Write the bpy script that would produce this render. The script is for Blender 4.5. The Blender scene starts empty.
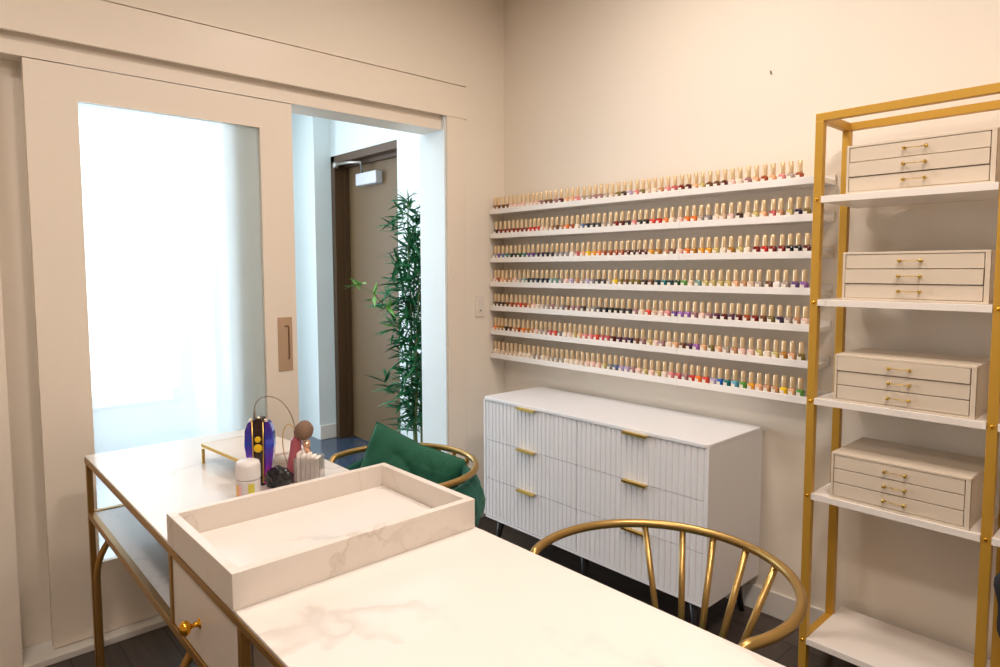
import bpy, bmesh, math, random
from mathutils import Vector, Matrix, Euler
random.seed(7)
C = bpy.context.scene
COL = C.collection
PI = math.pi

# ------------------------------------------------------------------ materials
def mat(name, col, rough=0.5, metal=0.0, **kw):
    m = bpy.data.materials.new(name); m.use_nodes = True
    b = m.node_tree.nodes['Principled BSDF']
    b.inputs['Base Color'].default_value = (*col, 1)
    b.inputs['Roughness'].default_value = rough
    b.inputs['Metallic'].default_value = metal
    for k, v in kw.items():
        b.inputs[k.replace('_', ' ')].default_value = v
    return m

def nodes(m):
    return m.node_tree.nodes, m.node_tree.links, m.node_tree.nodes['Principled BSDF']

def srgb(r, g, b):
    f = lambda c: (c/255/12.92) if c/255 <= 0.04045 else ((c/255+0.055)/1.055)**2.4
    return (f(r), f(g), f(b))

def paint(name, col, rough=0.6, bump=0.02, scale=180):
    m = mat(name, col, rough); n, l, b = nodes(m)
    t = n.new('ShaderNodeTexNoise'); t.inputs['Scale'].default_value = scale
    tc = n.new('ShaderNodeTexCoord'); l.new(tc.outputs['Object'], t.inputs['Vector'])
    bp = n.new('ShaderNodeBump'); bp.inputs['Strength'].default_value = bump; bp.inputs['Distance'].default_value = 0.002
    l.new(t.outputs['Fac'], bp.inputs['Height']); l.new(bp.outputs['Normal'], b.inputs['Normal'])
    return m

def marble(name, base, vein, scale=1.6, rough=0.22, amount=0.75, seed=0.0):
    m = mat(name, base, rough); n, l, b = nodes(m)
    tc = n.new('ShaderNodeTexCoord'); mp = n.new('ShaderNodeMapping')
    mp.inputs['Location'].default_value = (seed, seed*0.7, 0); mp.inputs['Rotation'].default_value = (0, 0, 0.6)
    l.new(tc.outputs['Object'], mp.inputs['Vector'])
    w = n.new('ShaderNodeTexNoise'); w.inputs['Scale'].default_value = scale*1.5; w.inputs['Detail'].default_value = 5
    l.new(mp.outputs['Vector'], w.inputs['Vector'])
    mx = n.new('ShaderNodeMix'); mx.data_type = 'RGBA'; mx.blend_type = 'LINEAR_LIGHT'; mx.inputs['Factor'].default_value = 0.35
    l.new(mp.outputs['Vector'], mx.inputs[6]); l.new(w.outputs['Color'], mx.inputs[7])
    t = n.new('ShaderNodeTexNoise'); t.inputs['Scale'].default_value = scale; t.inputs['Detail'].default_value = 3
    l.new(mx.outputs[2], t.inputs['Vector'])
    r = n.new('ShaderNodeValToRGB'); e = r.color_ramp.elements
    e[0].position = 0.478; e[0].color = (0, 0, 0, 1); e[1].position = 0.500; e[1].color = (1, 1, 1, 1)
    x = e.new(0.513); x.color = (0.22, 0.22, 0.22, 1); x = e.new(0.56); x.color = (0, 0, 0, 1)
    l.new(t.outputs['Fac'], r.inputs['Fac'])
    # patchiness so veins come and go
    q = n.new('ShaderNodeTexNoise'); q.inputs['Scale'].default_value = scale*1.3; q.inputs['Detail'].default_value = 1
    l.new(mp.outputs['Vector'], q.inputs['Vector'])
    qr = n.new('ShaderNodeMapRange'); qr.inputs['From Min'].default_value = 0.42; qr.inputs['From Max'].default_value = 0.7
    l.new(q.outputs['Fac'], qr.inputs['Value'])
    mu = n.new('ShaderNodeMath'); mu.operation = 'MULTIPLY'; l.new(r.outputs['Color'], mu.inputs[0]); l.new(qr.outputs['Result'], mu.inputs[1])
    mu2 = n.new('ShaderNodeMath'); mu2.operation = 'MULTIPLY'; mu2.inputs[1].default_value = amount; l.new(mu.outputs[0], mu2.inputs[0])
    mc = n.new('ShaderNodeMix'); mc.data_type = 'RGBA'; mc.inputs[6].default_value = (*base, 1); mc.inputs[7].default_value = (*vein, 1)
    l.new(mu2.outputs[0], mc.inputs['Factor']); l.new(mc.outputs[2], b.inputs['Base Color'])
    return m

def floorboards(name):
    m = mat(name, (0.05, 0.04, 0.035), 0.35); n, l, b = nodes(m)
    tc = n.new('ShaderNodeTexCoord'); mp = n.new('ShaderNodeMapping')
    l.new(tc.outputs['Object'], mp.inputs['Vector'])
    br = n.new('ShaderNodeTexBrick'); br.inputs['Scale'].default_value = 1
    br.inputs['Brick Width'].default_value = 1.2; br.inputs['Row Height'].default_value = 0.16
    br.inputs['Mortar Size'].default_value = 0.003
    br.inputs['Color1'].default_value = (0.075, 0.055, 0.045, 1); br.inputs['Color2'].default_value = (0.050, 0.038, 0.032, 1)
    br.inputs['Mortar'].default_value = (0.012, 0.01, 0.01, 1)
    l.new(mp.outputs['Vector'], br.inputs['Vector'])
    ns = n.new('ShaderNodeTexNoise'); ns.inputs['Scale'].default_value = 3; ns.inputs['Detail'].default_value = 6
    mp2 = n.new('ShaderNodeMapping'); mp2.inputs['Scale'].default_value = (1, 14, 1)
    l.new(tc.outputs['Object'], mp2.inputs['Vector']); l.new(mp2.outputs['Vector'], ns.inputs['Vector'])
    mx = n.new('ShaderNodeMix'); mx.data_type = 'RGBA'; mx.blend_type = 'OVERLAY'; mx.inputs['Factor'].default_value = 0.5
    l.new(br.outputs['Color'], mx.inputs[6]); l.new(ns.outputs['Fac'], mx.inputs[7]); l.new(mx.outputs[2], b.inputs['Base Color'])
    return m

def velvet(name, col):
    m = mat(name, col, 0.8, Sheen_Weight=0.22, Sheen_Roughness=0.35)
    m.node_tree.nodes['Principled BSDF'].inputs['Sheen Tint'].default_value = (0.35, 0.9, 0.65, 1)
    n, l, b = nodes(m)
    t = n.new('ShaderNodeTexNoise'); t.inputs['Scale'].default_value = 9; t.inputs['Detail'].default_value = 3; t.inputs['Distortion'].default_value = 1.0
    tc = n.new('ShaderNodeTexCoord'); l.new(tc.outputs['Object'], t.inputs['Vector'])
    bp = n.new('ShaderNodeBump'); bp.inputs['Strength'].default_value = 0.5; bp.inputs['Distance'].default_value = 0.03
    l.new(t.outputs['Fac'], bp.inputs['Height']); l.new(bp.outputs['Normal'], b.inputs['Normal'])
    return m

WALL = paint('cream_wall_paint', (0.84, 0.765, 0.66))
TAUPE = paint('taupe_low_bounce_wall', (0.62, 0.54, 0.45))  # tone for the unseen walls, darkened to cut bounce light
TRIM = paint('cream_trim_paint', (0.84, 0.75, 0.64), 0.4, 0.008)
BASEB = paint('white_baseboard_paint', (0.80, 0.77, 0.72), 0.35, 0.005)
CEIL = paint('white_ceiling_paint', (0.86, 0.77, 0.64))
HALLWALL = paint('white_hall_paint', (0.76, 0.83, 0.84), 0.55)
FLOOR = floorboards('dark_wood_planks')
HALLFLOOR = mat('blue_grey_hall_floor', (0.045, 0.07, 0.115), 0.18)
LEDGE = paint('white_ledge_lacquer', (0.86, 0.82, 0.78), 0.35, 0.004)
DRESS = paint('white_dresser_lacquer', (0.79, 0.79, 0.81), 0.4, 0.004)
RACKGOLD = mat('mustard_gold_powdercoat', srgb(198, 152, 56), 0.42, 0.3)
BRASS = mat('brushed_brass', srgb(222, 190, 105), 0.28, 1.0)
CHAIRGOLD = mat('antique_gold_metal', srgb(178, 146, 88), 0.33, 0.85)
DESKGOLD = mat('dull_gold_metal', srgb(170, 132, 72), 0.4, 0.8)
KNOBGOLD = mat('polished_gold', srgb(240, 180, 60), 0.18, 1.0)
BLACK = mat('black_rubber', (0.012, 0.012, 0.012), 0.5)
LEGDARK = mat('dark_metal_leg', (0.05, 0.05, 0.055), 0.35, 0.6)
MARB = marble('cream_marble_laminate', (0.79, 0.745, 0.70), (0.46, 0.41, 0.36), 1.5, 0.22, 0.95, 3.3)
MARBTRAY = marble('cream_marble_tray_laminate', (0.75, 0.68, 0.61), (0.45, 0.37, 0.28), 2.6, 0.3, 0.6, 7.1)
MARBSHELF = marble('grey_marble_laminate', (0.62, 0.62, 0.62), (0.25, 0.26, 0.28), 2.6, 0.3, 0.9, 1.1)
RACKSHELF = marble('white_marble_shelf', (0.84, 0.78, 0.72), (0.55, 0.48, 0.42), 1.8, 0.25, 0.6, 5.2)
LINEN = paint('beige_linen_covering', (0.66, 0.56, 0.44), 0.75, 0.12, 420)
VELVET = velvet('dark_green_velvet', (0.003, 0.085, 0.045))
VELVET2 = velvet('teal_green_velvet', (0.004, 0.085, 0.062))
BROWN = paint('brown_painted_steel', srgb(108, 84, 54), 0.5, 0.01)
BROWND = paint('dark_brown_painted_steel', srgb(78, 54, 30), 0.45, 0.01)
STEEL = mat('brushed_steel', (0.55, 0.52, 0.48), 0.35, 0.9)
NICKEL = mat('satin_bronze_plate', srgb(190, 160, 132), 0.4, 0.2)
NICKELD = mat('dark_recess_metal', srgb(120, 92, 62), 0.45, 0.6)
CLOSER = mat('silver_grey_enamel', (0.62, 0.64, 0.70), 0.35, 0.2)
SWITCH = mat('ivory_plastic', (0.80, 0.74, 0.66), 0.35)
LABELW = mat('cream_label_paper', (0.84, 0.77, 0.67), 0.45)
CAPG = mat('champagne_gold_cap', srgb(226, 200, 160), 0.34, 0.45)
WHITEPL = mat('white_plastic', (0.85, 0.83, 0.82), 0.3)
LEAF = mat('bamboo_leaf_green', (0.015, 0.15, 0.055), 0.45)
LEAFL = mat('young_leaf_green', (0.16, 0.42, 0.08), 0.45)
CANE = mat('bamboo_cane', (0.12, 0.16, 0.04), 0.5)
POT = mat('white_ceramic', (0.75, 0.75, 0.75), 0.3)

def frost():
    m = bpy.data.materials.new('frosted_glass'); m.use_nodes = True
    n = m.node_tree.nodes; l = m.node_tree.links
    for x in list(n): n.remove(x)
    o = n.new('ShaderNodeOutputMaterial')
    tr = n.new('ShaderNodeBsdfTranslucent'); tr.inputs['Color'].default_value = (0.90, 0.95, 0.97, 1)
    gl = n.new('ShaderNodeBsdfRefraction'); gl.inputs['IOR'].default_value = 1.02; gl.inputs['Roughness'].default_value = 0.2
    gl.inputs['Color'].default_value = (0.93, 0.97, 0.98, 1)
    gs = n.new('ShaderNodeBsdfGlossy'); gs.inputs['Roughness'].default_value = 0.3
    m1 = n.new('ShaderNodeMixShader'); m1.inputs[0].default_value = 0.5
    m2 = n.new('ShaderNodeMixShader'); m2.inputs[0].default_value = 0.05
    l.new(tr.outputs[0], m1.inputs[1]); l.new(gl.outputs[0], m1.inputs[2])
    l.new(m1.outputs[0], m2.inputs[1]); l.new(gs.outputs[0], m2.inputs[2]); l.new(m2.outputs[0], o.inputs['Surface'])
    return m
FROST = frost()

# ------------------------------------------------------------------ mesh helpers
class MB:
    def __init__(s): s.v = []; s.f = []; s.sm = []
    def add(s, vs, fs, smooth=False):
        o = len(s.v); s.v += [tuple(v) for v in vs]
        for f in fs: s.f.append(tuple(i+o for i in f)); s.sm.append(smooth)
        return s
    def box(s, x0, x1, y0, y1, z0, z1):
        x0, x1 = sorted((x0, x1)); y0, y1 = sorted((y0, y1)); z0, z1 = sorted((z0, z1))
        vs = [(x, y, z) for z in (z0, z1) for y in (y0, y1) for x in (x0, x1)]
        return s.add(vs, [(0, 2, 3, 1), (4, 5, 7, 6), (0, 1, 5, 4), (2, 6, 7, 3), (0, 4, 6, 2), (1, 3, 7, 5)])
    def lathe(s, prof, c=(0, 0, 0), seg=20, axis='z', caps=True):
        vs = []; fs = []
        for r, h in prof:
            for k in range(seg):
                a = 2*PI*k/seg; u, w = r*math.cos(a), r*math.sin(a)
                p = {'z': (u, w, h), 'x': (h, u, w), 'y': (w, h, u)}[axis]
                vs.append((p[0]+c[0], p[1]+c[1], p[2]+c[2]))
        for i in range(len(prof)-1):
            for k in range(seg):
                a = i*seg+k; b = i*seg+(k+1) % seg
                fs.append((a, b, b+seg, a+seg))
        s.add(vs, fs, True)
        if caps:
            s.add(vs[:seg], [tuple(reversed(range(seg)))]); s.add(vs[-seg:], [tuple(range(seg))])
        return s
    def tube(s, pts, r, seg=12, closed=False, r_end=None):
        pts = [Vector(p) for p in pts]; N = len(pts); vs = []; fs = []
        up = None
        for i, p in enumerate(pts):
            if closed: t = (pts[(i+1) % N]-pts[i-1]).normalized()
            else: t = (pts[min(i+1, N-1)]-pts[max(i-1, 0)]).normalized()
            if up is None:
                up = Vector((0, 0, 1)) if abs(t.z) < 0.9 else Vector((1, 0, 0))
            b = t.cross(up).normalized(); up = b.cross(t).normalized()
            rr = r if r_end is None else r+(r_end-r)*i/(N-1)
            for k in range(seg):
                a = 2*PI*k/seg; vs.append(p+b*math.cos(a)*rr+up*math.sin(a)*rr)
        M = N if closed else N-1
        for i in range(M):
            for k in range(seg):
                a = i*seg+k; b2 = i*seg+(k+1) % seg; c = ((i+1) % N)*seg+(k+1) % seg; d = ((i+1) % N)*seg+k
                fs.append((a, d, c, b2))
        s.add(vs, fs, True)
        if not closed:
            s.add(vs[:seg], [tuple(range(seg))]); s.add(vs[-seg:], [tuple(reversed(range(seg)))])
        return s
    def ellipsoid(s, c, rx, ry, rz, seg=20, rings=12, fn=None, rot=None):
        vs = []; fs = []
        for i in range(rings+1):
            th = PI*i/rings
            for k in range(seg):
                a = 2*PI*k/seg
                p = Vector((math.sin(th)*math.cos(a)*rx, math.sin(th)*math.sin(a)*ry, math.cos(th)*rz))
                if fn: p = fn(p)
                if rot: p = rot @ p
                vs.append((p.x+c[0], p.y+c[1], p.z+c[2]))
        for i in range(rings):
            for k in range(seg):
                a = i*seg+k; b = i*seg+(k+1) % seg
                fs.append((a, a+seg, b+seg, b))
        return s.add(vs, fs, True)
    def prism(s, poly, z0, z1):
        n = len(poly); vs = [(x, y, z0) for x, y in poly]+[(x, y, z1) for x, y in poly]
        fs = [tuple(reversed(range(n))), tuple(range(n, 2*n))]+[(i, (i+1) % n, n+(i+1) % n, n+i) for i in range(n)]
        return s.add(vs, fs)

def mesh_of(name, mb, m, off=(0, 0, 0)):
    me = bpy.data.meshes.new(name)
    me.from_pydata([(v[0]-off[0], v[1]-off[1], v[2]-off[2]) for v in mb.v], [], mb.f)
    for p, sm in zip(me.polygons, mb.sm): p.use_smooth = sm
    bm = bmesh.new(); bm.from_mesh(me)
    bmesh.ops.remove_doubles(bm, verts=bm.verts, dist=1e-6)
    bmesh.ops.recalc_face_normals(bm, faces=bm.faces)
    bm.to_mesh(me); bm.free()
    for mm in (m if isinstance(m, (list, tuple)) else [m]): me.materials.append(mm)
    return me

def obj(name, mb, m, parent=None, bevel=0, label=None, local=False, seg=2):
    """mesh object; coordinates are world unless local, then relative to the parent thing"""
    off = (0, 0, 0)
    if parent is not None and not local: off = parent['_o']
    o = bpy.data.objects.new(name, mesh_of(name, mb, m, off)); COL.objects.link(o)
    if parent is not None: o.parent = parent; o['_o'] = tuple(parent['_o'])
    else: o['_o'] = (0, 0, 0)
    if bevel:
        b = o.modifiers.new('bevel', 'BEVEL'); b.width = bevel; b.segments = seg; b.limit_method = 'ANGLE'; b.angle_limit = 0.6
        b.harden_normals = False
    if label: o['label'] = label
    return o

def thing(name, loc, label, cat, group=None, rz=0):
    o = bpy.data.objects.new(name, None); COL.objects.link(o); o.location = loc; o.rotation_euler.z = rz
    o['_o'] = tuple(loc); o['label'] = label; o['category'] = cat
    o.empty_display_size = 0.1
    if group: o['group'] = group
    return o

def tag(o, label, cat, group=None, kind=None):
    o['label'] = label; o['category'] = cat
    if group: o['group'] = group
    if kind: o['kind'] = kind
    return o

def struct(name, mb, m, bevel=0, parent=None):
    o = obj(name, mb, m, parent, bevel)
    if parent is None: o['kind'] = 'structure'
    return o

# ------------------------------------------------------------------ room shell
RX, RY, CH = 4.3, -4.3, 3.05
struct('floor', MB().box(-0.26, RX, RY, 0.0, -0.08, 0), FLOOR)
struct('ceiling', MB().box(-0.26, RX+0.1, RY-0.1, 0.1, CH, CH+0.08), CEIL)
struct('wall_back', MB().box(-0.26, RX+0.1, 0, 0.12, -0.08, CH), WALL)
struct('wall_right', MB().box(RX, RX+0.1, RY-0.1, 0, -0.08, CH), TAUPE)
struct('wall_front', MB().box(-0.26, RX, RY-0.1, RY, -0.08, CH), TAUPE)
# door wall, 0.24 thick with an opening y -2.39..-0.443, top 2.25
YO0, YO1, ZH = -2.39, -0.427, 2.28
wl = MB().box(-0.24, -0.012, YO1, 0, 0, CH).box(-0.24, -0.012, RY, YO0, 0, CH).box(-0.24, -0.012, YO0, YO1, ZH, CH)
struct('wall_left', wl, WALL)
struct('trim_1', MB().box(-0.012, 0.0, YO1, -0.303, 0, 2.272), TRIM, 0.002)           # right casing
struct('trim_2', MB().box(-0.012, 0.0, -4.0, YO0+0.012, 0, 2.272), TRIM, 0.002)       # left casing panel
struct('trim_3', MB().box(-0.012, 0.004, -4.0, -0.293, 2.27, 2.442), TRIM, 0.002)     # header board
struct('trim_shadow_line', MB().box(-0.0119, 0.003, -4.0, -0.293, 2.446, 2.450), TRIM)  # added strip; the narrow gap below it makes a dark shadow line
struct('trim_4', MB().box(-0.205, -0.034, YO0+0.0125, YO1-0.0125, 2.199, 2.2799), TRIM)        # track fascia
struct('trim_5', MB().box(-0.239, -0.125, YO0+0.0005, -2.14, 0.0265, 2.1985), TRIM)               # back layer left of the glass
struct('trim_6', MB().box(-0.239, -0.13, -1.56, -1.42, 0.0265, 2.1985), TRIM)              # stud behind the glass
struct('trim_7', MB().box(-0.13, 0.016, YO0+0.012, YO1, 0.0, 0.026), BASEB, 0.003)    # white threshold
struct('trim_8', MB().box(-0.2395, -0.012, YO1-0.012, YO1-0.0005, 0, 2.28), HALLWALL) # opening jamb lining
struct('baseboard_back', MB().box(0.0, RX, -0.015, 0, 0, 0.106), BASEB, 0.003)
struct('baseboard_left', MB().box(-0.012, 0.004, -0.303, -0.015, 0, 0.106), BASEB, 0.003)

# sliding door
door = bpy.data.objects.new('door_1', None); COL.objects.link(door); door.location = (-0.056, -1.79, 0.03)
door['_o'] = (-0.056, -1.79, 0.03); door['kind'] = 'structure'
DY0, DY1, DXF, DXB = -2.28, -1.288, -0.0377, -0.076
GY0, GY1, GZ0, GZ1 = -2.118, -1.437, 0.315, 2.072
fr = MB().box(DXB, DXF, DY0, GY0, 0.03, 2.196).box(DXB, DXF, GY1, DY1, 0.03, 2.196).box(DXB, DXF, GY0, GY1, GZ1, 2.196).box(DXB, DXF, GY0, GY1, 0.03, GZ0)
obj('door_frame', fr, TRIM, door)
g = obj('glass_pane', MB().box(-0.060, -0.054, GY0+0.0005, GY1-0.0005, GZ0, GZ1), FROST, door)
h = obj('door_handle', MB().box(DXF, DXF+0.004, -1.380, -1.312, 0.985, 1.232), NICKEL, door, 0.001, 'bronze flush pull plate')
rc = MB()
rc.tube([(DXF+0.005, -1.348, 1.19), (DXF+0.006, -1.333, 1.192), (DXF+0.006, -1.330, 1.18), (DXF+0.006, -1.330, 1.05), (DXF+0.005, -1.333, 1.038)], 0.003, 8)
obj('pull_slot', rc, NICKELD, h)

# ------------------------------------------------------------------ hall beyond the opening
HX0 = -2.25
struct('floor_hall', MB().box(-4.2, -0.2605, -3.4, 1.2, -0.08, -0.001), HALLFLOOR)
struct('ceiling_hall', MB().box(-4.2, -0.2605, -3.4, 0.35, 2.9, 3.0), HALLWALL)
YW = 0.08
hw = MB().box(HX0, -2.23, YW, YW+0.2, 0, 3.0).box(-2.23, -1.15, YW, YW+0.2, 2.39, 3.0)
hw.box(-1.15, -0.2505, YW, YW+0.2, 0, 3.0)
struct('wall_hall_back', hw, HALLWALL)
struct('wall_hall_column', MB().box(-2.75, HX0, -0.075, YW+0.2, 0, 2.9), HALLWALL)
struct('wall_hall_stub', MB().box(-1.10, -0.245, -0.02, YW, 0, 2.9), HALLWALL)
struct('wall_hall_recess', MB().box(-2.85, -2.75, -0.75, YW+0.2, 0, 2.9), HALLWALL)
struct('baseboard_hall', MB().box(HX0, HX0+0.014, -0.075, YW-0.0, 0, 0.12), BASEB, 0.003)
struct('wall_hall_front', MB().box(-4.2, -0.26, -3.5, -3.4, 0, 2.9), HALLWALL)
# window wall of the hall
WX = -3.4
struct('wall_hall_left', MB().box(WX-0.1, WX, -3.4, -0.75, 0, 0.25).box(WX-0.1, WX, -3.4, -3.1, 0.25, 2.9).box(WX-0.1, WX, -0.85, -0.75, 0.25, 2.9).box(WX-0.1, WX, -3.1, -0.85, 2.7, 2.9).box(WX, -2.85, -0.75, -0.65, 0, 2.9), HALLWALL)
wn = MB()
for y in (-3.1, -2.36, -1.61, -0.89): wn.box(WX-0.07, WX-0.03, y, y+0.04, 0.25, 2.7)
wn.box(WX-0.07, WX-0.03, -3.1, -0.85, 0.25, 0.29).box(WX-0.07, WX-0.03, -3.1, -0.85, 2.66, 2.7)
win = struct('window_1', wn, STEEL)

# brown hall door
hd = bpy.data.objects.new('door_2', None); COL.objects.link(hd); hd.location = (-1.7, YW+0.1, 0); hd['_o'] = (-1.7, YW+0.1, 0); hd['kind'] = 'structure'
jm = MB().box(-2.23, -2.17, YW-0.012, YW+0.19, 0, 2.39).box(-2.23, -1.151, YW-0.012, YW+0.19, 2.33, 2.39)
jm.box(-2.17, -2.145, YW+0.07, YW+0.16, 0, 2.33).box(-2.145, -1.151, YW+0.07, YW+0.16, 2.30, 2.33)
obj('door_frame', jm, BROWND, hd, 0.002)
obj('door_panel', MB().box(-2.145, -1.151, YW+0.11, YW+0.155, 0.01, 2.30), BROWN, hd)
cl = obj('door_closer', MB().box(-1.93, -1.62, YW+0.045, YW+0.109, 2.125, 2.222), CLOSER, hd, 0.006, 'silver closer box with folding arm')
ar = MB().tube([(-1.85, YW+0.06, 2.225), (-1.80, YW+0.02, 2.30), (-1.92, YW-0.01, 2.31), (-2.14, YW-0.01, 2.318)], 0.012, 8)
ar.lathe([(0.022, 2.29), (0.022, 2.335)], (-2.15, YW-0.01, 0), 12)
obj('closer_arm', ar, STEEL, cl)

# ------------------------------------------------------------------ small wall fittings
sw = thing('wall_switch', (0.0, -0.196, 1.24), 'small ivory wall control with a dark dot beside the polish ledges', 'switch')
obj('face_plate', MB().box(-0.012, -0.004, -0.228, -0.164, 1.178, 1.30), SWITCH, sw, 0.002)
obj('rocker', MB().box(-0.004, 0.001, -0.212, -0.180, 1.205, 1.275), SWITCH, sw, 0.001)
obj('indicator', MB().box(0.001, 0.002, -0.200, -0.192, 1.21, 1.218), BLACK, sw)
tag(obj('wall_mark', MB().tube([(1.572, 0.001, 2.243), (1.573, -0.006, 2.241), (1.578, -0.010, 2.228)], 0.0022, 6), BROWND), 'tiny smudge mark on the bare cream wall above the polish ledges', 'mark')  # smudge mark on the wall, modelled as a bent nail
wf = MB().ellipsoid((0.0, -1.06, 2.86), 0.035, 0.085, 0.075)
tag(obj('wall_fitting', wf, SWITCH), 'rounded beige wall fitting high above the sliding door', 'fitting')

# ------------------------------------------------------------------ polish ledges and bottles
LZ = [1.763 - i*(1.763-0.936)/6 for i in range(7)]
LX1, LYF = 1.838, -0.124
WHERE = ['top', 'second-highest', 'third-highest', 'middle', 'third-lowest', 'second-lowest', 'lowest']
for i, z in enumerate(LZ):
    t = thing('wall_ledge', (0.92, 0, z), 'white wall ledge lined with nail polish, %s of the seven ledges' % (WHERE[i] if i else 'topmost'), 'ledge', 'white polish ledges on the wall')
    for a, b in ((0.0005, 1.2415), (1.2425, LX1)):
        p = MB().box(a, b, LYF+0.010, -0.0005, z, z+0.0195)
        obj('shelf_board', p, LEDGE, t, 0.001)
        obj('front_lip', MB().box(a, b, LYF, LYF+0.010, z, z+0.028), LEDGE, t, 0.0015)
        obj('back_rail', MB().box(a, b, -0.012, -0.0005, z+0.0195, z+0.038), LEDGE, t, 0.001)

# camera model, used only to read where along a ledge each bottle stands
CAMP = (2.825214, -2.620066, 1.45); YAW, PITCH, ROLL, FPX, PPX, PPY = 0.834167, 0.0733028, -0.0020273, 651.68, 498.46, 316.90
f_ = Vector((-math.sin(YAW)*math.cos(PITCH), math.cos(YAW)*math.cos(PITCH), -math.sin(PITCH)))
r0 = Vector((math.cos(YAW), math.sin(YAW), 0)); u0 = r0.cross(f_)
r_ = math.cos(ROLL)*r0+math.sin(ROLL)*u0; u_ = -math.sin(ROLL)*r0+math.cos(ROLL)*u0
def ledge_x(px, y, z):
    # x of the point at depth y and height z seen in column px
    o = Vector(CAMP); A = f_+r_*((px-PPX)/FPX)
    # solve o + t*(A + s*u) with y and z known
    a, b, c, d = A.y, u_.y, A.z, u_.z
    Y, Z = y-o.y, z-o.z
    det = a*d-b*c; t = (Y*d-b*Z)/det; ts = (a*Z-Y*c)/det
    return o.x+t*A.x+ts*u_.x

PAL = {
 'dbrown': ('dark brown', (60, 34, 22)), 'brown': ('brown', (110, 66, 40)), 'mar': ('maroon', (92, 24, 26)), 'dred': ('dark red', (126, 14, 12)),
 'red': ('red', (196, 22, 20)), 'coral': ('coral red', (222, 70, 52)), 'orange': ('orange', (232, 120, 40)), 'rust': ('rust', (160, 72, 34)),
 'tan': ('tan', (190, 140, 100)), 'peach': ('peach', (232, 176, 132)), 'beige': ('beige', (214, 186, 158)), 'cream': ('cream', (236, 218, 196)),
 'white': ('white', (238, 232, 228)), 'pink': ('pink', (224, 140, 140)), 'ppink': ('pale pink', (236, 198, 186)), 'rose': ('rose pink', (196, 90, 96)),
 'mauve': ('mauve', (160, 116, 120)), 'plum': ('plum', (84, 36, 66)), 'greige': ('greige', (176, 160, 146)), 'grey': ('grey', (140, 136, 136)),
 'dgrey': ('dark grey', (62, 60, 64)), 'black': ('black', (20, 18, 20)), 'navy': ('navy', (24, 36, 62)), 'blue': ('blue', (36, 96, 176)),
 'steel': ('steel blue', (90, 112, 150)), 'lblue': ('sky blue', (96, 168, 196)), 'teal': ('teal', (24, 110, 112)), 'lteal': ('pale teal', (120, 160, 156)),
 'dteal': ('dark teal', (16, 52, 60)), 'dgreen': ('dark green', (26, 70, 38)), 'green': ('green', (84, 150, 60)), 'khaki': ('khaki', (196, 178, 110)),
 'olive': ('olive', (120, 104, 44)), 'yellow': ('yellow', (240, 200, 20)), 'oyel': ('amber yellow', (226, 160, 40)), 'ochre': ('ochre', (178, 124, 44)),
 'lilac': ('lilac', (180, 164, 200)), 'purple': ('purple', (104, 72, 140)), 'violet': ('violet', (150, 96, 176)), 'dpurp': ('dark purple', (50, 34, 72)),
}
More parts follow.
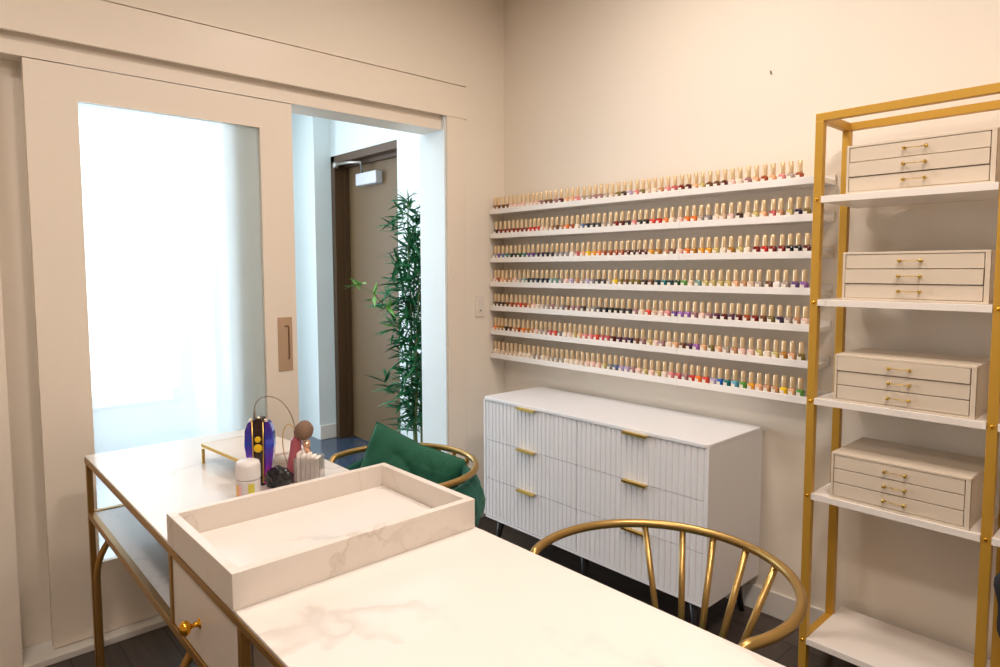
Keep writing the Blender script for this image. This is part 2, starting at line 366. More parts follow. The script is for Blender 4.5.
ROWS = [
 [(494.6,'brown'),(499,'brown'),(503.4,'brown'),(507.8,'brown'),(511.8,'ppink'),(515.8,'ppink'),(520.2,'ppink'),(524.2,'ppink'),(528.6,'cream'),(533,'ppink'),(537,'ppink'),(541.4,'mauve'),(546.2,'brown'),(550.6,'brown'),(555.8,'mauve'),(561.4,'mar'),(567.2,'peach'),(572.4,'peach'),(577.6,'pink'),(584,'greige'),(589.6,'greige'),(595.6,'mauve'),(601.2,'mauve'),(606.8,'greige'),(612.4,'beige'),(618.4,'olive'),(624.4,'dbrown'),(630.4,'lilac'),(637.2,'pink'),(643,'olive'),(649,'beige'),(655,'cream'),(661.5,'tan'),(668,'pink'),(675,'rose'),(682,'dred'),(689,'mar'),(696,'peach'),(702.5,'khaki'),(710,'brown'),(717.5,'brown'),(725,'mar'),(732.5,'ppink'),(740,'cream'),(748.5,'mauve'),(756.5,'peach'),(765,'rust'),(773,'peach'),(782.5,'pink'),(791,'greige'),(800,'rust')],
 [(496.6,'dbrown'),(501,'dred'),(505.4,'dred'),(509.6,'dred'),(513.8,'dred'),(518,'dred'),(522.2,'dred'),(526.5,'dred'),(530.8,'red'),(534.8,'red'),(538.9,'red'),(542.9,'ppink'),(547.4,'beige'),(552.4,'tan'),(557.2,'brown'),(562.4,'tan'),(567.2,'orange'),(572.6,'rust'),(577.8,'cream'),(583.2,'steel'),(588,'navy'),(593.6,'dgrey'),(599,'dgrey'),(604.8,'greige'),(610.8,'greige'),(616.4,'dred'),(622.4,'mar'),(628.8,'black'),(634.8,'pink'),(640.5,'black'),(646.5,'black'),(653,'coral'),(659.5,'red'),(666,'orange'),(672.5,'cream'),(680.5,'ppink'),(687.5,'orange'),(694.5,'orange'),(701.5,'greige'),(708.5,'grey'),(717,'cream'),(723.5,'beige'),(731.5,'ppink'),(739.8,'dbrown'),(748,'cream'),(756.2,'khaki'),(764,'peach'),(773.5,'rose'),(780.8,'tan'),(790.5,'khaki'),(799,'dpurp'),(807.5,'olive')],
 [(494.8,'grey'),(499,'purple'),(503.2,'steel'),(507.4,'teal'),(511.4,'dteal'),(516,'dteal'),(520,'dgreen'),(524.6,'teal'),(529,'purple'),(533.2,'purple'),(538.2,'dpurp'),(542.8,'dpurp'),(547.4,'black'),(552.2,'dgrey'),(557.2,'grey'),(562.2,'grey'),(567.2,'grey'),(572.4,'white'),(577.8,'rose'),(583.2,'peach'),(588.6,'yellow'),(594.4,'oyel'),(599.6,'orange'),(604.8,'rust'),(610.4,'rust'),(616.4,'rust'),(622.2,'rust'),(628,'mar'),(634,'dbrown'),(639.5,'mar'),(645.5,'mar'),(651.5,'oyel'),(658.5,'ochre'),(667,'tan'),(673.5,'brown'),(680,'ppink'),(687.5,'orange'),(694,'ochre'),(702,'oyel'),(709,'oyel'),(716.5,'khaki'),(724,'cream'),(731.5,'ochre'),(740.5,'khaki'),(748,'cream'),(756.8,'dred'),(765,'red'),(773,'dred'),(782.5,'dred'),(790.5,'black'),(798.5,'black'),(807.5,'mar'),(817.5,'mar')],
 [(494.8,'ppink'),(498.8,'rust'),(503,'peach'),(507,'tan'),(511.4,'tan'),(515.4,'ppink'),(520,'greige'),(524.6,'lteal'),(528.6,'dteal'),(533.2,'navy'),(537.4,'navy'),(542.4,'navy'),(547.2,'navy'),(552,'lteal'),(556.6,'lteal'),(561.8,'grey'),(566.8,'ppink'),(572,'lilac'),(577.4,'tan'),(583,'greige'),(588,'lilac'),(593,'grey'),(598.8,'dgrey'),(604.4,'dgrey'),(610,'greige'),(615.6,'yellow'),(621.6,'olive'),(627,'brown'),(632.4,'olive'),(638,'olive'),(645,'dbrown'),(651.5,'brown'),(658,'dteal'),(664.5,'teal'),(671,'dteal'),(678,'dgreen'),(684.5,'green'),(691.5,'beige'),(698.5,'lteal'),(706,'khaki'),(713,'khaki'),(721,'khaki'),(728.5,'khaki'),(736,'peach'),(744,'tan'),(751.5,'beige'),(759.5,'greige'),(769,'brown'),(777.5,'white'),(786,'greige'),(795.5,'purple'),(804.5,'violet')],
 [(494.8,'dbrown'),(499.2,'dbrown'),(503.2,'dbrown'),(507.4,'brown'),(511.8,'rust'),(516.4,'rust'),(520.6,'coral'),(525.2,'rust'),(530,'tan'),(534.2,'ppink'),(538.6,'cream'),(543.4,'greige'),(548.2,'greige'),(553,'mauve'),(557.8,'greige'),(562.8,'grey'),(568.2,'brown'),(573.2,'mauve'),(578.4,'mauve'),(583.8,'dbrown'),(589.6,'greige'),(594.4,'grey'),(600.2,'dgrey'),(606.2,'black'),(612,'black'),(617.6,'black'),(623.2,'dgrey'),(629.4,'dgrey'),(636,'mauve'),(642,'cream'),(648.5,'coral'),(655,'beige'),(661.5,'ppink'),(668,'pink'),(675,'purple'),(681.5,'violet'),(688,'violet'),(695,'mauve'),(702.5,'ppink'),(709.5,'mauve'),(717,'plum'),(724.5,'mar'),(732.2,'plum'),(739,'mar'),(747,'rust'),(755,'dred'),(763.5,'brown'),(771.5,'olive'),(780,'dpurp'),(789,'greige'),(797.5,'tan'),(805.5,'ppink')],
 [(493.8,'orange'),(497.8,'ochre'),(502,'ochre'),(506.2,'dbrown'),(510.6,'brown'),(514.8,'tan'),(519,'rust'),(523.6,'orange'),(528.2,'ochre'),(532.6,'tan'),(536.8,'ppink'),(541.4,'greige'),(545.8,'greige'),(550.4,'rose'),(555.2,'coral'),(560.4,'grey'),(565.4,'cream'),(570.4,'ppink'),(575.2,'khaki'),(580.4,'peach'),(585.6,'pink'),(591.2,'pink'),(596.8,'coral'),(602.8,'rose'),(608,'rose'),(613.6,'mar'),(619.8,'plum'),(626,'plum'),(631.2,'dpurp'),(636.9,'brown'),(643,'mauve'),(650.0,'khaki'),(656.3,'ppink'),(662.5,'mauve'),(669.3,'cream'),(675.8,'peach'),(683,'brown'),(689.8,'plum'),(696.5,'violet'),(704,'peach'),(711.5,'olive'),(719,'peach'),(726.7,'greige'),(734.7,'tan'),(742.5,'ppink'),(751.3,'ppink'),(759.5,'khaki'),(767.5,'cream'),(776,'khaki'),(784,'ochre'),(792.5,'peach'),(801.5,'olive')],
 [(495.2,'cream'),(499.4,'beige'),(503.6,'beige'),(508,'beige'),(512,'beige'),(516.2,'beige'),(520.6,'cream'),(525,'cream'),(529.4,'cream'),(534,'greige'),(538.6,'greige'),(543.4,'cream'),(548.2,'beige'),(553,'greige'),(557.4,'greige'),(562.2,'greige'),(567.2,'cream'),(572.4,'cream'),(577.6,'cream'),(582.8,'beige'),(588,'ppink'),(593.2,'ppink'),(598.8,'ppink'),(604.8,'khaki'),(610.4,'grey'),(616,'steel'),(622,'lilac'),(627.6,'lilac'),(633.2,'mauve'),(639,'ppink'),(645.5,'khaki'),(652,'ppink'),(658.5,'khaki'),(665,'cream'),(671.5,'pink'),(678.5,'rose'),(685.5,'mauve'),(692.5,'red'),(698.8,'orange'),(706,'coral'),(714,'lilac'),(720.5,'blue'),(727.3,'teal'),(735.2,'lblue'),(743.5,'green'),(751.5,'oyel'),(759.5,'peach'),(767.5,'tan'),(775.5,'tan'),(784,'yellow'),(792.5,'peach'),(800.5,'green')],
]
POL = {k: mat('polish_'+v[0].replace(' ', '_'), srgb(*v[1]), 0.18, 0.0, Coat_Weight=0.6) for k, v in PAL.items()}
def bottle_mb(cx=0, cy=0, cz=0):
    """squarish body with rounded shoulders; label patch faces are listed separately"""
    b = MB(); w = 0.0135
    def ring(hw, z, rr=0.45):
        pts = []
        for qx, qy in ((1, 1), (-1, 1), (-1, -1), (1, -1)):
            r = hw*rr
            a0 = {(1, 1): 0, (-1, 1): 90, (-1, -1): 180, (1, -1): 270}[(qx, qy)]
            for k in range(3):
                a = math.radians(a0+45*k); pts.append((cx+qx*(hw-r)+r*math.cos(a), cy+qy*(hw-r)+r*math.sin(a), cz+z))
        return pts
    R = [ring(w*0.93, 0), ring(w, 0.0015), ring(w, 0.022), ring(w*0.93, 0.0265), ring(w*0.66, 0.0295), ring(w*0.60, 0.031)]
    vs = [p for r in R for p in r]; fs = []; n = 12
    for i in range(len(R)-1):
        for k in range(n): fs.append((i*n+k, i*n+(k+1) % n, (i+1)*n+(k+1) % n, (i+1)*n+k))
    fs.append(tuple(range(n-1, -1, -1))); fs.append(tuple((len(R)-1)*n+k for k in range(n)))
    b.add(vs, fs, False)
    return b
def label_mb(cx=0, cy=0, cz=0):
    y = cy-0.0138
    return MB().box(cx-0.0105, cx+0.0050, y, y+0.0004, cz+0.003, cz+0.0195)
def cap_mb(cx=0, cy=0, cz=0):
    return MB().lathe([(0.0095, 0.0305), (0.0099, 0.033), (0.0096, 0.055), (0.0093, 0.0735), (0.0080, 0.0755)], (cx, cy, cz), 12)

bb = bottle_mb(); nb = len(bb.f); lb = label_mb(); bb.add(lb.v, lb.f)
BM = mesh_of('polish_bottle', bb, [POL['red'], LABELW])
for p in BM.polygons:
    c = p.center
    if c.y < -0.0119 and abs(c.x) < 0.011 and 0.002 < c.z < 0.021 and p.area < 0.0003 and len(p.vertices) == 4:
        pass
# label faces: the thin patch box
for p in BM.polygons:
    if all(BM.vertices[v].co.y < -0.01335 for v in p.vertices) and all(-0.0106 < BM.vertices[v].co.x < 0.0051 for v in p.vertices) and all(0.0029 < BM.vertices[v].co.z < 0.0206 for v in p.vertices):
        p.material_index = 1
CM = mesh_of('cap', cap_mb(), CAPG)
ORD = ['','first','second','third','fourth','fifth','sixth','seventh','eighth','ninth','tenth','eleventh','twelfth','thirteenth','fourteenth','fifteenth','sixteenth','seventeenth','eighteenth','nineteenth','twentieth','twenty-first','twenty-second','twenty-third','twenty-fourth','twenty-fifth','twenty-sixth','twenty-seventh','twenty-eighth','twenty-ninth','thirtieth','thirty-first','thirty-second','thirty-third','thirty-fourth','thirty-fifth','thirty-sixth','thirty-seventh','thirty-eighth','thirty-ninth','fortieth','forty-first','forty-second','forty-third','forty-fourth','forty-fifth','forty-sixth','forty-seventh']
allb = []
YB = -0.094
for i, row in enumerate(ROWS):
    z = LZ[i]+0.0198
    for j, (px, c) in enumerate(row):
        x = ledge_x(px, YB, z+0.05)
        allb.append([px, i, j, x, z, c, len(row)-j])
# keep neighbours from touching
for i in range(7):
    r = [b for b in allb if b[1] == i]; r.sort(key=lambda b: b[3])
    for _ in range(20):
        for a, b in zip(r, r[1:]):
            d = b[3]-a[3]
            if d < 0.0280: a[3] -= (0.0280-d)/2; b[3] += (0.0280-d)/2
        if r[0][3] < 0.018: r[0][3] = 0.018
allb.sort(key=lambda b: -b[0])
single, rest = allb[:300], allb[300:]
first = True
for px, i, j, x, z, c, k in single:
    o = bpy.data.objects.new('polish_bottle', BM); COL.objects.link(o); o.location = (x, YB, z)
    o.material_slots[0].link = 'OBJECT'; o.material_slots[0].material = POL[c]
    pos = 'at the right end' if k == 1 else ORD[k]+' from the right'
    tag(o, '%s nail polish with gold cap, %s on the %s ledge' % (PAL[c][0], pos, WHERE[i]), 'nail polish', 'nail polish bottles on the wall ledges')
    cp = bpy.data.objects.new('cap', CM); COL.objects.link(cp); cp.parent = o
rs = MB(); mats = []; idx = []
for px, i, j, x, z, c, k in rest:
    if POL[c] not in mats: mats.append(POL[c])
    b = bottle_mb(x, YB, z); rs.add(b.v, b.f); idx += [mats.index(POL[c])]*len(b.f)
    b = label_mb(x, YB, z); rs.add(b.v, b.f); idx += [-1]*len(b.f)
    b = cap_mb(x, YB, z); rs.add(b.v, b.f, True); idx += [-2]*len(b.f)
mats += [LABELW, CAPG]
me = bpy.data.meshes.new('polish_bottles'); me.from_pydata(rs.v, [], rs.f)
for m in mats: me.materials.append(m)
for p, k in zip(me.polygons, idx): p.material_index = k if k >= 0 else (len(mats)-2 if k == -1 else len(mats)-1)
o = bpy.data.objects.new('polish_bottles', me); COL.objects.link(o)
tag(o, 'farthest small nail polish bottles at the left ends of the wall ledges', 'nail polish', None, 'stuff')

# ------------------------------------------------------------------ dresser
DX0, DX1, DYF, DYB, DZ0, DZ1 = 0.313, 1.590, -0.446, -0.022, 0.165, 0.797
t = thing('dresser', (0.95, -0.23, 0), 'white six-drawer dresser with fluted fronts and brass pulls under the ledges', 'dresser')
body = MB().box(DX0, DX1, DYF+0.020, DYB, DZ0, DZ1-0.017)
body.box(DX0, DX0+0.013, DYF, DYF+0.0195, DZ0, DZ1-0.017).box(DX1-0.016, DX1, DYF, DYF+0.0195, DZ0, DZ1-0.017).box(DX0, DX1, DYF, DYF+0.0195, DZ0, DZ0+0.012)
obj('body', body, DRESS, t)
rr = 0.022; poly = []
for (cx_, cy_, a0) in ((DX1-rr, DYB-0.002-rr, 0), (DX0+rr, DYB-0.002-rr, 90), (DX0+rr, DYF+rr-0.004, 180), (DX1-rr, DYF+rr-0.004, 270)):
    for k in range(7):
        a = math.radians(a0+15*k); poly.append((cx_+rr*math.cos(a), cy_+rr*math.sin(a)))
obj('top_panel', MB().prism(poly, DZ1-0.017, DZ1), DRESS, t, 0.003)
cols = ((DX0+0.0145, 0.942), (0.945, DX1-0.0175)); rowsz = ((0.578, 0.7785), (0.376, 0.5755), (0.179, 0.3735))
for a, b in cols:
    for z0, z1 in rowsz:
        d = MB(); nfl = 23; w = (b-a)/nfl; yb = DYF+0.018; prof = [(a, yb)]
        for k in range(nfl):
            x0 = a+k*w
            prof += [(x0+w*0.04, DYF+0.0038), (x0+w*0.2, DYF+0.001), (x0+w*0.8, DYF+0.001), (x0+w*0.96, DYF+0.0038)]
        prof.append((b, yb)); d.prism(prof, z0, z1)
        dr = obj('drawer', d, DRESS, t)
        hc = (a+b)/2+(-0.004 if a < 0.9 else 0.004)
        hb = MB().box(hc-0.060, hc+0.060, DYF-0.018, DYF+0.004, z1-0.0005, z1+0.0022).box(hc-0.060, hc+0.060, DYF-0.018, DYF-0.0145, z1-0.0085, z1+0.0022)
        obj('drawer_handle', hb, BRASS, dr, 0.0008, 'brushed brass edge pull')
for x, y, sx, sy in ((0.40, -0.40, -1, -1), (1.51, -0.40, 1, -1), (0.40, -0.07, -1, 1), (1.51, -0.07, 1, 1), (0.95, -0.39, 0, 0)):
    obj('leg', MB().tube([(x, y, DZ0), (x+0.028*sx, y+0.012*sy, 0.0)], 0.019, 12, r_end=0.011), LEGDARK, t, label='dark tapered metal leg')

# ------------------------------------------------------------------ gold rack
RXA, RXM, RXB = 1.897, 2.402, 2.92
t = thing('shelving_rack', ((RXA+RXB)/2, -0.22, 0), 'tall gold metal rack with white marble shelves beside the polish ledges', 'shelving rack')
PW = 0.026; RYF, RYB = -0.350, -0.12
posts = []
for x in (RXA, RXM, RXB):
    for y in (RYF, RYB):
        p = obj('post', MB().box(x, x+PW, y, y+PW, 0.018, 1.963-PW), RACKGOLD, t, 0.001)
        obj('foot_cap', MB().box(x+0.001, x+PW-0.001, y+0.001, y+PW-0.001, 0, 0.018), BLACK, p)
for y in (RYF, RYB): obj('top_rail', MB().box(RXA, RXB+PW, y, y+PW, 1.963-PW, 1.963), RACKGOLD, t, 0.001)
for x in (RXA, RXM, RXB):
    obj('cross_rail', MB().box(x, x+PW, RYF+PW, RYB, 1.963-PW, 1.963), RACKGOLD, t, 0.001)
    obj('cross_rail', MB().box(x, x+PW, RYF+PW, RYB, 0.132, 0.158), RACKGOLD, t, 0.001)
STOP = (1.690, 1.346, 1.010, 0.679, 0.160)
for zt in STOP:
    for xa, xb in ((RXA+PW, RXM), (RXM+PW, RXB)):
        s = obj('shelf', MB().box(xa+0.0005, xb-0.0005, RYF-0.004, -0.035, zt-0.022, zt), RACKSHELF, t, 0.001)
    for x in (RXA, RXM):
        obj('bolt', MB().lathe([(0.0055, 0), (0.0055, -0.003), (0.003, -0.0045)], (x+PW/2, RYF, zt-0.011), 10, 'y'), KNOBGOLD, t)

# linen drawer boxes on it
BN = ['on the highest rack shelf', 'on the second rack shelf from the top', 'on the middle rack shelf', 'on the fourth rack shelf, lowest of them']
for i in range(4):
    z = STOP[i]+0.0003; x0, x1, yf, yb, H = (1.992 if i < 2 else 1.983), (2.388 if i < 2 else 2.372), (-0.330 if i < 2 else -0.344), (-0.10 if i < 3 else -0.06), 0.156
    t = thing('drawer_box', ((x0+x1)/2, (yf+yb)/2, z), 'beige linen box with three slim drawers, '+BN[i], 'drawer box', 'beige drawer boxes on the rack')
    T = 0.007
    c = MB().box(x0, x1, yf, yb, z, z+T).box(x0, x1, yf, yb, z+H-T, z+H).box(x0, x0+T, yf, yb, z+T, z+H-T).box(x1-T-0.006, x1, yf, yb, z+T, z+H-T).box(x0+T, x1-T, yb-0.006, yb, z+T, z+H-T)
    obj('casing', c, LINEN, t, 0.0012)
    dh = (H-2*T)/3
    for k in range(3):
        za = z+T+k*dh
        out = 0.004 if (i, k) in ((0, 1), (1, 1), (2, 2)) else 0.0
        d = obj('drawer', MB().box(x0+T+0.0015, x1-T-0.0085, yf+0.002-out, yb-0.03, za+0.0012, za+dh-0.0014), LINEN, t, 0.001)
        zc = za+dh*0.52; xc = (x0+x1)/2-0.002; yk = yf+0.002-out
        hb = MB()
        for sx in (-0.029, 0.029):
            hb.lathe([(0.0030, 0.0), (0.0030, -0.010), (0.0055, -0.0102), (0.0055, -0.016), (0.0035, -0.018)], (xc+sx, yk, zc), 12, 'y')
        hb.tube([(xc-0.029, yk-0.013, zc), (xc+0.029, yk-0.013, zc)], 0.0013, 8)
        obj('drawer_handle', hb, BRASS, d)

# dark coat-like bag hanging on the far bay of the rack
bg = MB()
def bagfn(p):
    k = 1+0.25*math.sin(p.z*26+p.x*20); return Vector((p.x*k, p.y*k, p.z))
bg.ellipsoid((2.502, -0.378, 0.50), 0.062, 0.016, 0.12, 20, 14, bagfn)
t = thing('black_bag', (2.502, -0.372, 0.38), 'black fabric bag hanging at the right edge by the rack', 'bag')
obj('pouch', bg, mat('black_fabric', (0.01, 0.01, 0.012), 0.7), t)
obj('strap', MB().tube([(2.48, -0.378, 0.60), (2.485, -0.372, 0.65), (2.50, -0.364, 0.668), (2.515, -0.372, 0.65), (2.52, -0.378, 0.60)], 0.004, 8), BLACK, t)

# ------------------------------------------------------------------ desk
TY0, TY1, TX0, TX1, TZ = -2.190, -1.583, 0.185, 2.62, 0.800
t = thing('manicure_desk', ((TX0+TX1)/2, (TY0+TY1)/2, 0), 'long marble-topped manicure desk on a gold frame', 'desk')
obj('desk_top', MB().box(TX0+0.002, TX1-0.002, TY0+0.002, TY1-0.002, TZ-0.008, TZ), MARB, t, 0.0015)
rim = MB().box(TX0, TX1, TY0, TY0+0.016, TZ-0.026, TZ-0.0085).box(TX0, TX1, TY1-0.016, TY1, TZ-0.026, TZ-0.0085).box(TX0, TX0+0.016, TY0+0.016, TY1-0.016, TZ-0.026, TZ-0.0085).box(TX1-0.016, TX1, TY0+0.016, TY1-0.016, TZ-0.026, TZ-0.0085)
obj('top_frame', rim, DESKGOLD, t, 0.0015)
obj('under_panel', MB().box(TX0+0.017, TX1-0.017, TY0+0.017, TY1-0.017, TZ-0.020, TZ-0.0085), mat('dark_board', (0.08, 0.06, 0.045), 0.7), t)
SZ = 0.604
LOW = 1.63
FX0 = 0.20
sh = MB().box(FX0, LOW, TY0, TY0+0.018, SZ-0.022, SZ).box(FX0, LOW, TY1-0.018, TY1, SZ-0.022, SZ).box(FX0, FX0+0.018, TY0+0.018, TY1-0.018, SZ-0.022, SZ).box(LOW-0.018, LOW, TY0+0.018, TY1-0.018, SZ-0.022, SZ)
obj('shelf_frame', sh, DESKGOLD, t, 0.0015)
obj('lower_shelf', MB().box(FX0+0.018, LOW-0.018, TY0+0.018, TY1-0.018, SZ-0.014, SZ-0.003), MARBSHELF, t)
for x in (FX0, 1.172, LOW-0.018):
    for y in (TY0, TY1-0.018):
        w = 0.018
        obj('post', MB().box(x, x+w, y, y+w, SZ, TZ-0.026), DESKGOLD, t, 0.001)
# drawer unit with its marble front facing the worker's side
obj('drawer_casing', MB().box(1.192, 1.61, TY0+0.03, TY1-0.004, SZ, TZ-0.027), MARBTRAY, t)
dr = obj('drawer', MB().box(1.192, 1.610, TY0+0.004, TY0+0.028, SZ+0.002, TZ-0.029), MARBTRAY, t, 0.001)
kb = MB().lathe([(0.013, 0.004), (0.013, 0.0), (0.006, -0.003), (0.005, -0.016), (0.008, -0.018), (0.0145, -0.023), (0.0165, -0.030), (0.013, -0.037), (0.006, -0.041)], (1.375, TY0+0.004, 0.682), 16, 'y')
obj('knob', kb, KNOBGOLD, dr, label='polished gold round knob')
# arched tube legs
def arch(x, y0, y1, top, r=0.012, cr=0.16):
    pts = [(x, y0, 0)]
    for k in range(0, 10): pts.append((x, y0, (top-cr)*(k+1)/10))
    for k in range(1, 13):
        a = PI - PI/2*k/12; pts.append((x, y0+cr+cr*math.cos(a), top-cr+cr*math.sin(a)))
    for k in range(0, 12):
        a = PI/2 - PI/2*(k+1)/12; pts.append((x, y1-cr+cr*math.cos(a), top-cr+cr*math.sin(a)))
    for k in range(1, 11): pts.append((x, y1, (top-cr)*(1-k/10)))
    return MB().tube(pts, r, 12)
for y in (TY0, TY1-0.018):
    obj('leg', MB().box(FX0, FX0+0.018, y, y+0.018, 0, SZ-0.022), DESKGOLD, t, 0.001, 'straight square gold leg')
for x in (0.231, 1.140): obj('leg', arch(x, -2.176, -1.60, SZ-0.034, 0.011, 0.2), DESKGOLD, t, label='gold arched tube leg')
for y in (TY0+0.02, TY1-0.045):
    obj('leg', MB().box(TX1-0.04, TX1-0.015, y, y+0.025, 0, TZ-0.026), DESKGOLD, t, 0.001)

# tray on the desk
A0, A1, B0, B1, TT, TH = 1.180, 1.600, -2.192, -1.590, 0.020, 0.0745
t = thing('marble_tray', ((A0+A1)/2, (B0+B1)/2, TZ), 'large cream marble tray with raised sides lying across the desk', 'tray')
tr = MB(); i0, i1, j0, j1 = A0+TT, A1-TT, B0+TT, B1-TT; zb, zt_, zi = TZ+0.0003, TZ+TH, TZ+0.012
def q4(a, b, c, d, z): return [(a, c, z), (b, c, z), (b, d, z), (a, d, z)]
tr.add(q4(A0, A1, B0, B1, zb)+q4(A0, A1, B0, B1, zt_)+q4(i0, i1, j0, j1, zt_)+q4(i0, i1, j0, j1, zi),
       [(3, 2, 1, 0)]+[(k, (k+1) % 4, 4+(k+1) % 4, 4+k) for k in range(4)]+[(4+k, 4+(k+1) % 4, 8+(k+1) % 4, 8+k) for k in range(4)]+[(8+k, 8+(k+1) % 4, 12+(k+1) % 4, 12+k) for k in range(4)]+[(12, 13, 14, 15)])
obj('tray_body', tr, MARBTRAY, t, 0.0012)
obj('tray_insert', MB().box(A0+TT+0.004, A1-TT-0.004, B0+TT+0.004, B1-TT-0.004, TZ+0.012, TZ+0.0145), MARB, t, 0.001)

# ------------------------------------------------------------------ barrel chairs
def chair(cx, cy, RAD, lab, pads, seatm):
    t = thing('barrel_chair', (cx, cy, 0), lab, 'chair', 'gold barrel chairs along the desk')
    R = RAD; HZ = 0.76; RH = 0.0112
    pts = []
    # hoop: full round arm rail, ends running down to the front legs
    a0, a1 = -22, 202
    for k in range(61):
        a = math.radians(a0+(a1-a0)*k/60); pts.append((cx+R*math.cos(a), cy+R*math.sin(a), HZ))
    def down(p, a):
        d = Vector((-math.sin(a), math.cos(a), 0)); q = Vector(p); s = -1
        out = []
        for k in range(1, 9):
            th = PI/2*k/8; out.append(q+d*(-s if False else 0)+Vector((0, 0, 0)))
        return out
    l0 = Vector(pts[0]); l1 = Vector(pts[-1])
    def leg_curve(p, ang, sgn):
        a = math.radians(ang); tdir = Vector((math.sin(a), -math.cos(a), 0))*sgn
        o = []
        for k in range(1, 9):
            th = PI/2*k/8; o.append(p+tdir*(0.035*math.sin(th))+Vector((0, 0, -0.05*(1-math.cos(th)))))
        return o
    e0 = leg_curve(l0, a0, 1); e1 = leg_curve(l1, a1, -1)
    full = list(reversed(e0))+[Vector(p) for p in pts]+e1
    obj('hoop_rail', MB().tube(full, RH, 14), CHAIRGOLD, t)
    for e in (e0, e1):
        b = e[-1]; f = Vector((cx+(b.x-cx)*0.88, b.y+0.01, 0))
        obj('leg', MB().tube([b+Vector((0, 0, 0.002)), Vector((b.x*0.5+f.x*0.5, b.y*0.5+f.y*0.5, 0.38)), f], RH, 12), CHAIRGOLD, t)
    for a in (56, 128):
        a = math.radians(a); obj('leg', MB().tube([(cx+0.17*math.cos(a), cy+0.17*math.sin(a), 0.43), (cx+0.23*math.cos(a), cy+0.23*math.sin(a), 0)], RH, 12), CHAIRGOLD, t)
    for a, a2, r2 in ((130.5, 119, 0.20), (111.4, 106, 0.20), (95.6, 92, 0.185), (77.5, 79, 0.178), (58.5, 62, 0.165)):
        ar_ = math.radians(a); br_ = math.radians(a2)
        obj('spindle', MB().tube([(cx+R*math.cos(ar_), cy+R*math.sin(ar_), HZ-0.006), (cx+r2*math.cos(br_), cy+r2*math.sin(br_), 0.425)], 0.0085, 10), CHAIRGOLD, t)
    obj('seat_ring', MB().tube([(cx+0.19*math.cos(2*PI*k/36), cy+0.19*math.sin(2*PI*k/36), 0.42) for k in range(36)], 0.010, 10, True), CHAIRGOLD, t)
    obj('seat', MB().lathe([(0.0, 0.425), (0.19, 0.425), (0.205, 0.44), (0.205, 0.465), (0.185, 0.485), (0.12, 0.493), (0.0, 0.495)], (cx, cy, 0), 36, caps=False), seatm, t)
    if pads:
        # padded velvet shell wrapping the back and bulging outside the rail
        vs = []; fs = []; NA, NP = 36, 16
        for i in range(NA+1):
            a = math.radians(-18+216*i/NA); end = min(i, NA-i); e = min(1, end/3)
            for k in range(NP):
                th = 2*PI*k/NP; zc = 0.640; hr = 0.090*(0.80+0.2*e)
                fold = 0.006*math.sin(a*17+math.sin(th)*2)
                r = 0.252+(0.032+fold)*math.cos(th)*(0.4+0.6*e)+0.012*(1-math.sin(th)**2)
                z = zc+hr*math.sin(th); r += 0.012*(0.74-z)/0.2
                vs.append((cx+r*math.cos(a), cy+r*math.sin(a), z))
        for i in range(NA):
            for k in range(NP):
                fs.append((i*NP+k, i*NP+(k+1) % NP, (i+1)*NP+(k+1) % NP, (i+1)*NP+k))
        m = MB().add(vs, fs, True); m.add(vs[:NP], [tuple(range(NP))]); m.add(vs[-NP:], [tuple(range(NP))])
        obj('backrest_pad', m, VELVET2, t, label='teal green velvet padding')
    return t
chair(2.007, -1.393, 0.297, 'gold barrel chair with bare back spindles beside the near end of the desk', False, VELVET2)
chair(0.925, -1.375, 0.275, 'gold barrel chair with green velvet padding behind the marble tray', True, VELVET2)

# ------------------------------------------------------------------ green cushion
def pillow(center, size, thick, rot):
    N = 44; vs = []; fs = []
    for side in (1, -1):
        for i in range(N+1):
            for j in range(N+1):
                u, v = -1+2*i/N, -1+2*j/N
                e = (max(0, 1-u**4)*max(0, 1-v**4))**0.42
                pinch = 1-0.07*(1-(abs(u*v)))*(max(abs(u), abs(v))**3)
                fold = 0.006*math.sin(7*u+9*v*u+2)*(1-e*0.5)*e+0.010*math.sin(3.2*(u-v)+4*v*v)*e*(abs(v)**1)
                x = u*size/2*pinch; z = v*size/2*pinch
                d_ = math.hypot(u-0.25, v+0.15); ang = math.atan2(v+0.15, u-0.25)
                fold += (0.022*(abs(math.sin(ang*4.5+1.2*math.sin(d_*4)))**0.6-0.6)*min(1, d_*2.0)*max(0, 1.25-d_))*side
                y = side*thick/2*e+fold
                vs.append((x, -y, z))
    M = (N+1)**2
    for s in (0, 1):
        for i in range(N):
            for j in range(N):
                a = s*M+i*(N+1)+j; q = (a, a+N+1, a+N+2, a+1); fs.append(q if s == 0 else tuple(reversed(q)))
    R = Euler(rot, 'XYZ').to_matrix()
    return [R @ Vector(v)+Vector(center) for v in vs], fs
def rot_mat(rz, lean, roll):
    return Matrix.Rotation(rz, 3, 'Z') @ Matrix.Rotation(lean, 3, 'X') @ Matrix.Rotation(roll, 3, 'Y')
PC = Vector((0.843, -1.305, 0.640)); PS = 0.375; PRm = rot_mat(math.radians(47.8), math.radians(-14), math.radians(23))
vs, fs = pillow((0, 0, 0), PS, 0.13, (0, 0, 0))
vs = [PRm @ v + PC for v in vs]
t = thing('throw_cushion', (PC.x, PC.y, 0.5), 'square dark green velvet cushion leaning inside the far barrel chair', 'cushion')
obj('cushion_body', MB().add(vs, fs, True), VELVET, t)
rimp = []
for k in range(80):
    s = k/20; side = int(s) % 4; w = -1+2*(s-int(s))
    u, v = ((w, 1), (1, -w), (-w, -1), (-1, w))[side]
    pinch = 1-0.07*(1-abs(u*v))
    rimp.append(PRm @ Vector((u*PS/2*pinch, 0, v*PS/2*pinch))+PC)
obj('piping', MB().tube(rimp, 0.0025, 6, True), VELVET, t)

